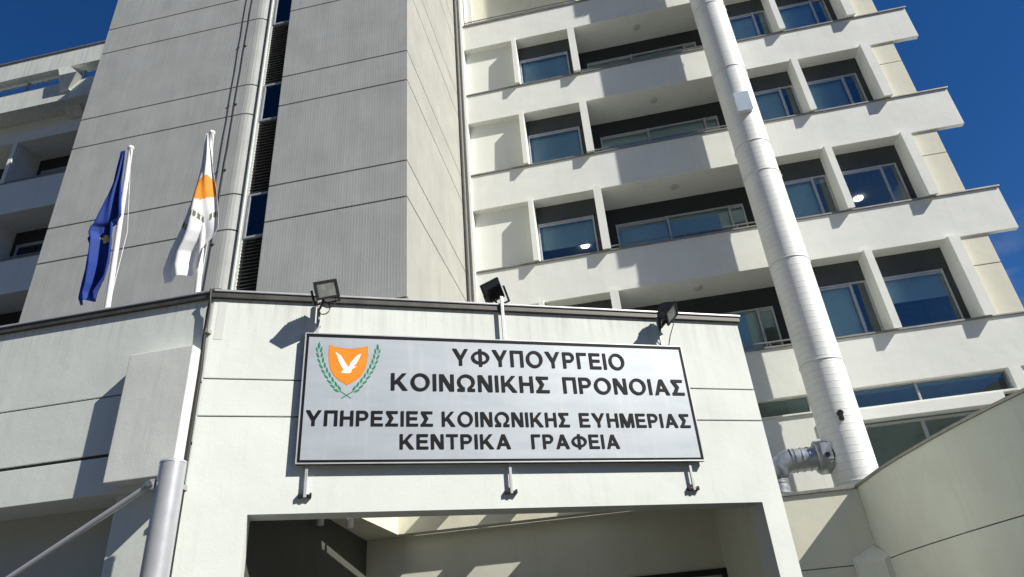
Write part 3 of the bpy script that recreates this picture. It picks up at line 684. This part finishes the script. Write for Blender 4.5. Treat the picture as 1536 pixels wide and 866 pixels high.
# ------------------------------------------------------------------ floodlights
def floodlight(u, e, z, label, rx, ry, rz, w_=.26, h_=.2, d_=.11, arm=None, cable=None):
    t = thing('floodlight', label, 'floodlight', cw(u, e, z), CA, 'floodlights over the sign')
    mat = Matrix.Rotation(R(rz), 4, 'Z') @ Matrix.Rotation(R(ry), 4, 'Y') @ Matrix.Rotation(R(rx), 4, 'X')
    # housing: open box that tapers to the back; glass faces local -Y
    m = MB(); m.loft([(-w_/2, -d_/2, -h_/2), (w_/2, -d_/2, -h_/2), (w_/2, -d_/2, h_/2), (-w_/2, -d_/2, h_/2)],
                     [(-w_*.36, d_/2, -h_*.34), (w_*.36, d_/2, -h_*.34), (w_*.36, d_/2, h_*.34), (-w_*.36, d_/2, h_*.34)])
    for k in range(-3, 4): m.box(k*w_*.1-.004, k*w_*.1+.004, d_/2-.004, d_/2+.025, -h_*.3, h_*.3)
    ring(m, -w_/2-.008, w_/2+.008, -h_/2-.008, h_/2+.008, .026, -d_/2-.022, -d_/2+.004, .003)
    m.xform(mat); hs_ = m.build('housing', M_black, t)
    m = MB(); m.box(-w_/2+.018, w_/2-.018, -d_/2-.012, -d_/2-.006, -h_/2+.018, h_/2-.018); m.xform(mat); m.build('glass', M_lglass, t)
    m = MB(); m.box(-w_/2-.03, -w_/2-.012, -.015, .015, -h_*.75, .02); m.box(w_/2+.012, w_/2+.03, -.015, .015, -h_*.75, .02); m.box(-w_/2-.03, w_/2+.03, -.015, .015, -h_*.75-.008, -h_*.75+.008); m.xform(mat)
    if arm:
        a = [Vector(p) for p in arm]; 
        m.tube(a, .014, 8)
    m.build('bracket', M_black, t)
    if cable:
        m = MB()
        for c in cable: m.tube(c, .006, 6)
        m.build('cable', M_cable, t)
    return t
def loop(cx, cz, r, y, a0, a1, n=18):
    return [(cx+r*math.cos(R(a0+(a1-a0)*k/n)), y, cz+r*math.sin(R(a0+(a1-a0)*k/n))*1.15) for k in range(n+1)]
floodlight(1.175, .31, 3.865, 'black floodlight showing its glass, above the crest end of the sign', 20, -22, 14, .25, .19, .13,
           arm=[(0, .02, -.1), (-.03, .14, -.14), (-.05, .25, -.12)], cable=[loop(.0, -.17, .07, .10, 150, -120), loop(.05, -.10, .08, .05, 80, -150)])
floodlight(3.20, .03, 4.12, 'black floodlight turned away and tilted, on the middle post of the sign', -45, 28, 170, .24, .26, .10,
           arm=[(0, 0, -.1), (.05, .03, -.2), (.07, .04, -.3)])
floodlight(5.40, .22, 3.86, 'black floodlight seen end on, above the right end of the sign', 40, 20, 60, .22, .22, .13,
           arm=[(-.0, .02, -.08), (-.05, .12, -.14), (-.07, .16, -.22)], cable=[[(.05, .02, -.05), (.09, .05, -.15), (.05, .12, -.28), (.02, .15, -.40)]])

# ------------------------------------------------------------------ flagpoles and flags
def pole(x, y0, y1, z0, z1, label):
    t = wthing('flagpole', label, 'flagpole', (x, y0+.09, 2.75), 'flagpoles on the canopy roof')
    dz = (y1-y0)/(z1-z0)
    m = MB(); m.tube([(x, y0-dz*(z0-2.75), 2.75), (x, y0, z0), (x, y1, z1)], [.034, .034, .028], 14); m.build('shaft', M_ptip, t)
    m = MB(); m.tube([(x, y1, z1), (x, y1-.002, z1+.015), (x, y1-.004, z1+.05), (x, y1-.006, z1+.07)], [.03, .042, .036, .01], 12); m.build('finial', M_ptip, t)
    m = MB(); m.tube([(x+.03, y0-.03, z0-.6), (x+.036, y0-.02, (z0+z1)/2), (x+.03, y1-.03, z1)], .004, 5); m.build('halyard', M_ptip, t)
    return t
pole(-5.93, 6.30, 6.05, 4.10, 6.44, 'white flagpole with the drooping blue flag')
pole(-4.745, 6.30, 6.05, 4.10, 6.41, 'white flagpole with the white and orange flag beside the slot window')
def interp(tab, t):
    for (a, va), (b, vb) in zip(tab[:-1], tab[1:]):
        if t <= b: f = (t-a)/(b-a); return va+(vb-va)*f
    return tab[-1][1]
def cloth(name, label, zt, ztab_l, ztab_r, zb, y_of_z, pick, mats, folds, amp, botl=None):
    """hanging flag: rows from top to bottom between a left and a right edge, thrown into folds"""
    bm = bmesh.new(); NR, NC = 130, 84; grid = []
    for i in range(NR+1):
        t = i/NR; row = []
        for j in range(NC+1):
            s = j/NC
            zl = zt+(zb[0]-zt)*t; zr = zt+(zb[1]-zt)*t
            xl = interp(ztab_l, t); xr = interp(ztab_r, t)
            z = zl+(zr-zl)*s + .012*math.sin(9*s+3*t)*t
            x = xl+(xr-xl)*s
            grow = min(1, t*2.2)
            y = y_of_z(z) - .05 + amp*grow*(math.sin(folds*math.pi*s+2.0*t)+.45*math.sin((folds*1.9)*math.pi*s-3*t+1))+.03*math.sin(6*t+4*s)*grow
            row.append(bm.verts.new((x, y, z)))
        grid.append(row)
    for i in range(NR):
        for j in range(NC):
            f = bm.faces.new((grid[i][j], grid[i][j+1], grid[i+1][j+1], grid[i+1][j])); f.smooth = True
            f.material_index = pick((j+.5)/NC, (i+.5)/NR)
    mb = MB(); mb.bm.free(); mb.bm = bm
    o = mb.build(name, mats); o['label'] = label; o['category'] = 'flag'
    c = sum((v.co for v in o.data.vertices), Vector())/len(o.data.vertices)
    for v in o.data.vertices: v.co -= c
    o.location = c
    md = o.modifiers.new('thickness', 'SOLIDIFY'); md.thickness = .003
    return o
yz = lambda z: 6.30-.25*(z-4.10)/2.34
def pick_eu(s, t):
    cx_, cz_ = .66, .62
    dx, dy = (s-cx_)*.34-(t-cz_)*.25, (t-cz_)*2.1
    a = math.atan2(dx, -dy); r = math.hypot(dx, dy); k = abs(((a/(2*math.pi/5)+.5) % 1)-.5)*2
    return 1 if r < .066*(1-.50*k) else 0
cloth('draped_flag', 'dark blue flag with a gold star hanging limp from its pole', 6.40,
      [(0, -6.03), (.21, -6.10), (.34, -6.20), (.47, -6.28), (.57, -6.345), (.62, -6.29), (.78, -6.28), (.95, -6.32), (1, -6.27)],
      [(0, -5.965), (.25, -5.92), (.50, -5.84), (.52, -5.86), (.535, -5.95), (.78, -5.92), (.90, -5.93), (1, -6.05)],
      (4.24, 4.36), yz, pick_eu, [M_cloth_b, M_gold], 3.2, .055)
def pick_cy(s, t):
    d = ((s-.60)/.40)**2+((t-.425)/.085)**2 + .12*math.sin(9*s+14*t)
    if d < 1 and s > .04: return 1
    if abs(t-.625-.02*math.sin(12*s)) < .020 and math.sin(75*s+20*t) > -.55 and not .62 < s < .74: return 2
    return 0
cloth('hoisted_flag', 'white flag with an orange shape and olive branches hanging from its pole', 6.40,
      [(0, -4.80), (.23, -4.84), (.37, -4.905), (.5, -4.955), (.66, -5.02), (.8, -5.13), (.92, -5.20), (1, -5.16)],
      [(0, -4.765), (.15, -4.70), (.45, -4.60), (.60, -4.56), (.72, -4.535), (.78, -4.58), (.84, -4.69), (1, -4.70)],
      (4.33, 4.46), yz, pick_cy, [M_cloth_w, M_orange, M_green], 2.6, .05)

# ------------------------------------------------------------------ exhaust flue
FX, FY_, FR = 4.27, 14.95, .447
fl = wthing('exhaust_flue', 'tall white spiral-seamed exhaust flue rising in front of the office balconies', 'flue', (FX, FY_, GZ))
m = MB(); m.tube([(FX, FY_, GZ), (FX, FY_, 30)], FR, 56); m.build('flue_pipe', M_flue, fl)
for z in (2.75, 5.3, 7.85, 10.4, 12.95-1.6, 14.0, 16.6, 19.1, 21.7):
    m = MB(); m.tube([(FX, FY_, z-.02), (FX, FY_, z-.012), (FX, FY_, z+.012), (FX, FY_, z+.02)], [FR+.004, FR+.013, FR+.013, FR+.004], 56, cap=False)
    m.box(FX+FR-.01, FX+FR+.04, FY_-.03, FY_+.03, z-.02, z+.02, .004); m.build('collar', M_duct, fl)
for z in (12.25, 21.9):
    m = MB(); m.box(FX-.20, FX+.15, FY_-FR-.10, FY_-FR+.08, z, z+.60, .012); h_ = m.build('access_hatch', M_duct, fl)
    m = MB(); m.box(FX-.22, FX+.17, FY_-FR-.125, FY_-FR-.102, z-.02, z+.62, .006); m.build('hatch_door', M_hatch, h_)
m = MB(); m.tube([(FX-.06, FY_-FR+.03, 4.08), (FX-.06, FY_-FR-.06, 4.08)], .06, 14); m.box(FX-.10, FX-.02, FY_-FR-.06, FY_-FR+.03, 3.93, 4.03, .01); m.build('sensor', M_black, fl)

# galvanised elbow that feeds the flue
dy = 14.93
el_ = wthing('duct_elbow', 'galvanised spiral duct bending into the foot of the white flue', 'duct', (2.745, dy, GZ))
m = MB(); cz = 3.345; rr = .235
m.tube([(2.745, dy, GZ), (2.745, dy, cz-.36)], rr, 32)
arc = [(2.745+.36-.36*math.cos(a), dy, cz-.36+.36*math.sin(a)) for a in [math.pi/2*k/4 for k in range(5)]]
m.tube(arc, rr+.008, 32, cap=False)
m.tube([(3.105, dy, cz), (4.0, dy, cz)], rr, 32)
for x in (3.13, 3.2, 3.34, 3.48): m.tube([(x-.012, dy, cz), (x+.012, dy, cz)], rr+.012, 32)
for z in (2.92, 2.72, 2.5, 2.28): m.tube([(2.745, dy, z-.012), (2.745, dy, z+.012)], rr+.012, 32)
m.build('duct', M_galv, el_)
m = MB(); m.tube([(3.60, dy, cz), (3.63, dy, cz), (3.86, dy, cz), (3.89, dy, cz)], [.30, .345, .345, .30], 8); m.box(3.66, 3.86, dy-.40, dy-.2, cz-.14, cz+.20, .01); m.build('damper', M_galv, el_)
m = MB(); m.tube([(3.89, dy, cz), (4.0, dy, cz)], .27, 24); m.box(3.72, 3.80, dy-.43, dy-.39, cz-.08, cz+.0, .01); m.build('gasket', M_black, el_)

# ------------------------------------------------------------------ low wall and splayed side wall on the right
LWY = 13.3
lw = wthing('yard_wall', 'low rendered yard wall with metal coping between the canopy and the splayed wall', 'wall', (2.5, LWY, GZ))
m = MB(); m.box(1.2, 3.76, LWY, LWY+.2, 1.145, 2.37, .006); m.box(1.2, 3.76, LWY, LWY+.2, GZ, 1.13, .006); m.build('wall_panel', M_beige, lw, split=True)
m = MB(); m.box(1.2, 3.75, LWY+.015, LWY+.18, 0.5, 2.0); m.build('joint', M_joint, lw)
m = MB(); m.box(1.2, 3.79, LWY-.04, LWY+.24, 2.372, 2.43, .008); m.build('coping', M_cop, lw)
# fillet block in the inner corner below the joint
m = MB()
ap = Vector((3.71, LWY-.02, 1.43)); l1 = Vector((3.33, LWY-.004, 1.24)); r1 = Vector((3.80, LWY-.45, 1.22)); mid = Vector((3.55, LWY-.42, 1.2))
bm = m.bm
top = [bm.verts.new(p) for p in (ap, l1, (l1.x+.03, l1.y-.1, 1.16), (r1.x-.1, r1.y, 1.14), r1)]
bot = [bm.verts.new((p[0], p[1], GZ)) for p in (ap, l1, (l1.x+.03, l1.y-.1, 0), (r1.x-.1, r1.y, 0), r1)]
bm.faces.new(top); bm.faces.new(list(reversed(bot)))
for i in range(5): bm.faces.new((top[i], bot[i], bot[(i+1) % 5], top[(i+1) % 5]))
m.build('corner_fillet', M_splay, lw)
sw = wthing('splayed_wall', 'tall shaded rendered wall with a single joint line running towards the viewer on the right', 'wall', (4.3, 9, GZ))
def sx_(y): return 3.755-.118*(y-13.42)
path = [(3.75, 13.5), (3.83, 12.1), (3.94, 11.3), (4.08, 10.5), (4.22, 9.8), (4.37, 9.2), (4.55, 8.6), (5.0, 7.4), (5.6, 5.8), (7.0, 2.5)]
def strip(m, off0, off1, z0, z1):
    A = [(x+off0, y) for x, y in path]; Bq = [(x+off1, y) for x, y in reversed(path)]
    m.prism(A+Bq, z0, z1)
m = MB(); strip(m, 0, .25, 1.16, 2.39); strip(m, 0, .25, GZ, 1.145); m.build('wall_panel', M_splay, sw, split=True)
m = MB(); strip(m, .015, .23, 0, 2.2); m.build('joint', M_joint, sw)
m = MB(); strip(m, -.03, .28, 2.392, 2.43); m.build('coping', M_cop, sw)

# ------------------------------------------------------------------ steel post with its stay rod, left
PX, PY, PR = -4.227, 5.68, .116
sp = wthing('steel_post', 'round brushed steel post standing in front of the canopy corner', 'post', (PX, PY, GZ))
m = MB(); m.tube([(PX, PY, GZ), (PX, PY, 1.93)], PR, 40); m.build('post_tube', M_steel, sp)
m = MB(); m.tube([(PX, PY, 1.925), (PX, PY, 1.945), (PX, PY, 1.955)], [PR+.003, PR, PR-.03], 40); m.build('cap', M_steel, sp)
m = MB(); m.tube([(PX, PY, GZ), (PX, PY, GZ+.02)], .22, 32); m.build('base_plate', M_steel, sp)
m = MB(); m.box(PX-.15, PX-.10, PY-.09, PY-.04, 1.69, 1.78, .008); m.build('lug', M_steel, sp)
sr = wthing('stay_rod', 'slim steel stay rod slanting down to the left from the post', 'rod', (-7.5, 5.6, GZ))
a = Vector((PX-.135, PY-.075, 1.735)); b = Vector((-5.60, 5.60, 1.065)); d = (b-a).normalized()
bb = a + d*((GZ-a.z)/d.z)
m = MB(); m.tube([a, bb], .028, 16); m.build('rod', M_steel, sr)
m = MB(); m.tube([a-d*.02, a+d*.06], .038, 14); m.tube([a+Vector((0, -.045, .0)), a+Vector((0, .03, .0))], .03, 12); m.build('clevis', M_galv, sr)
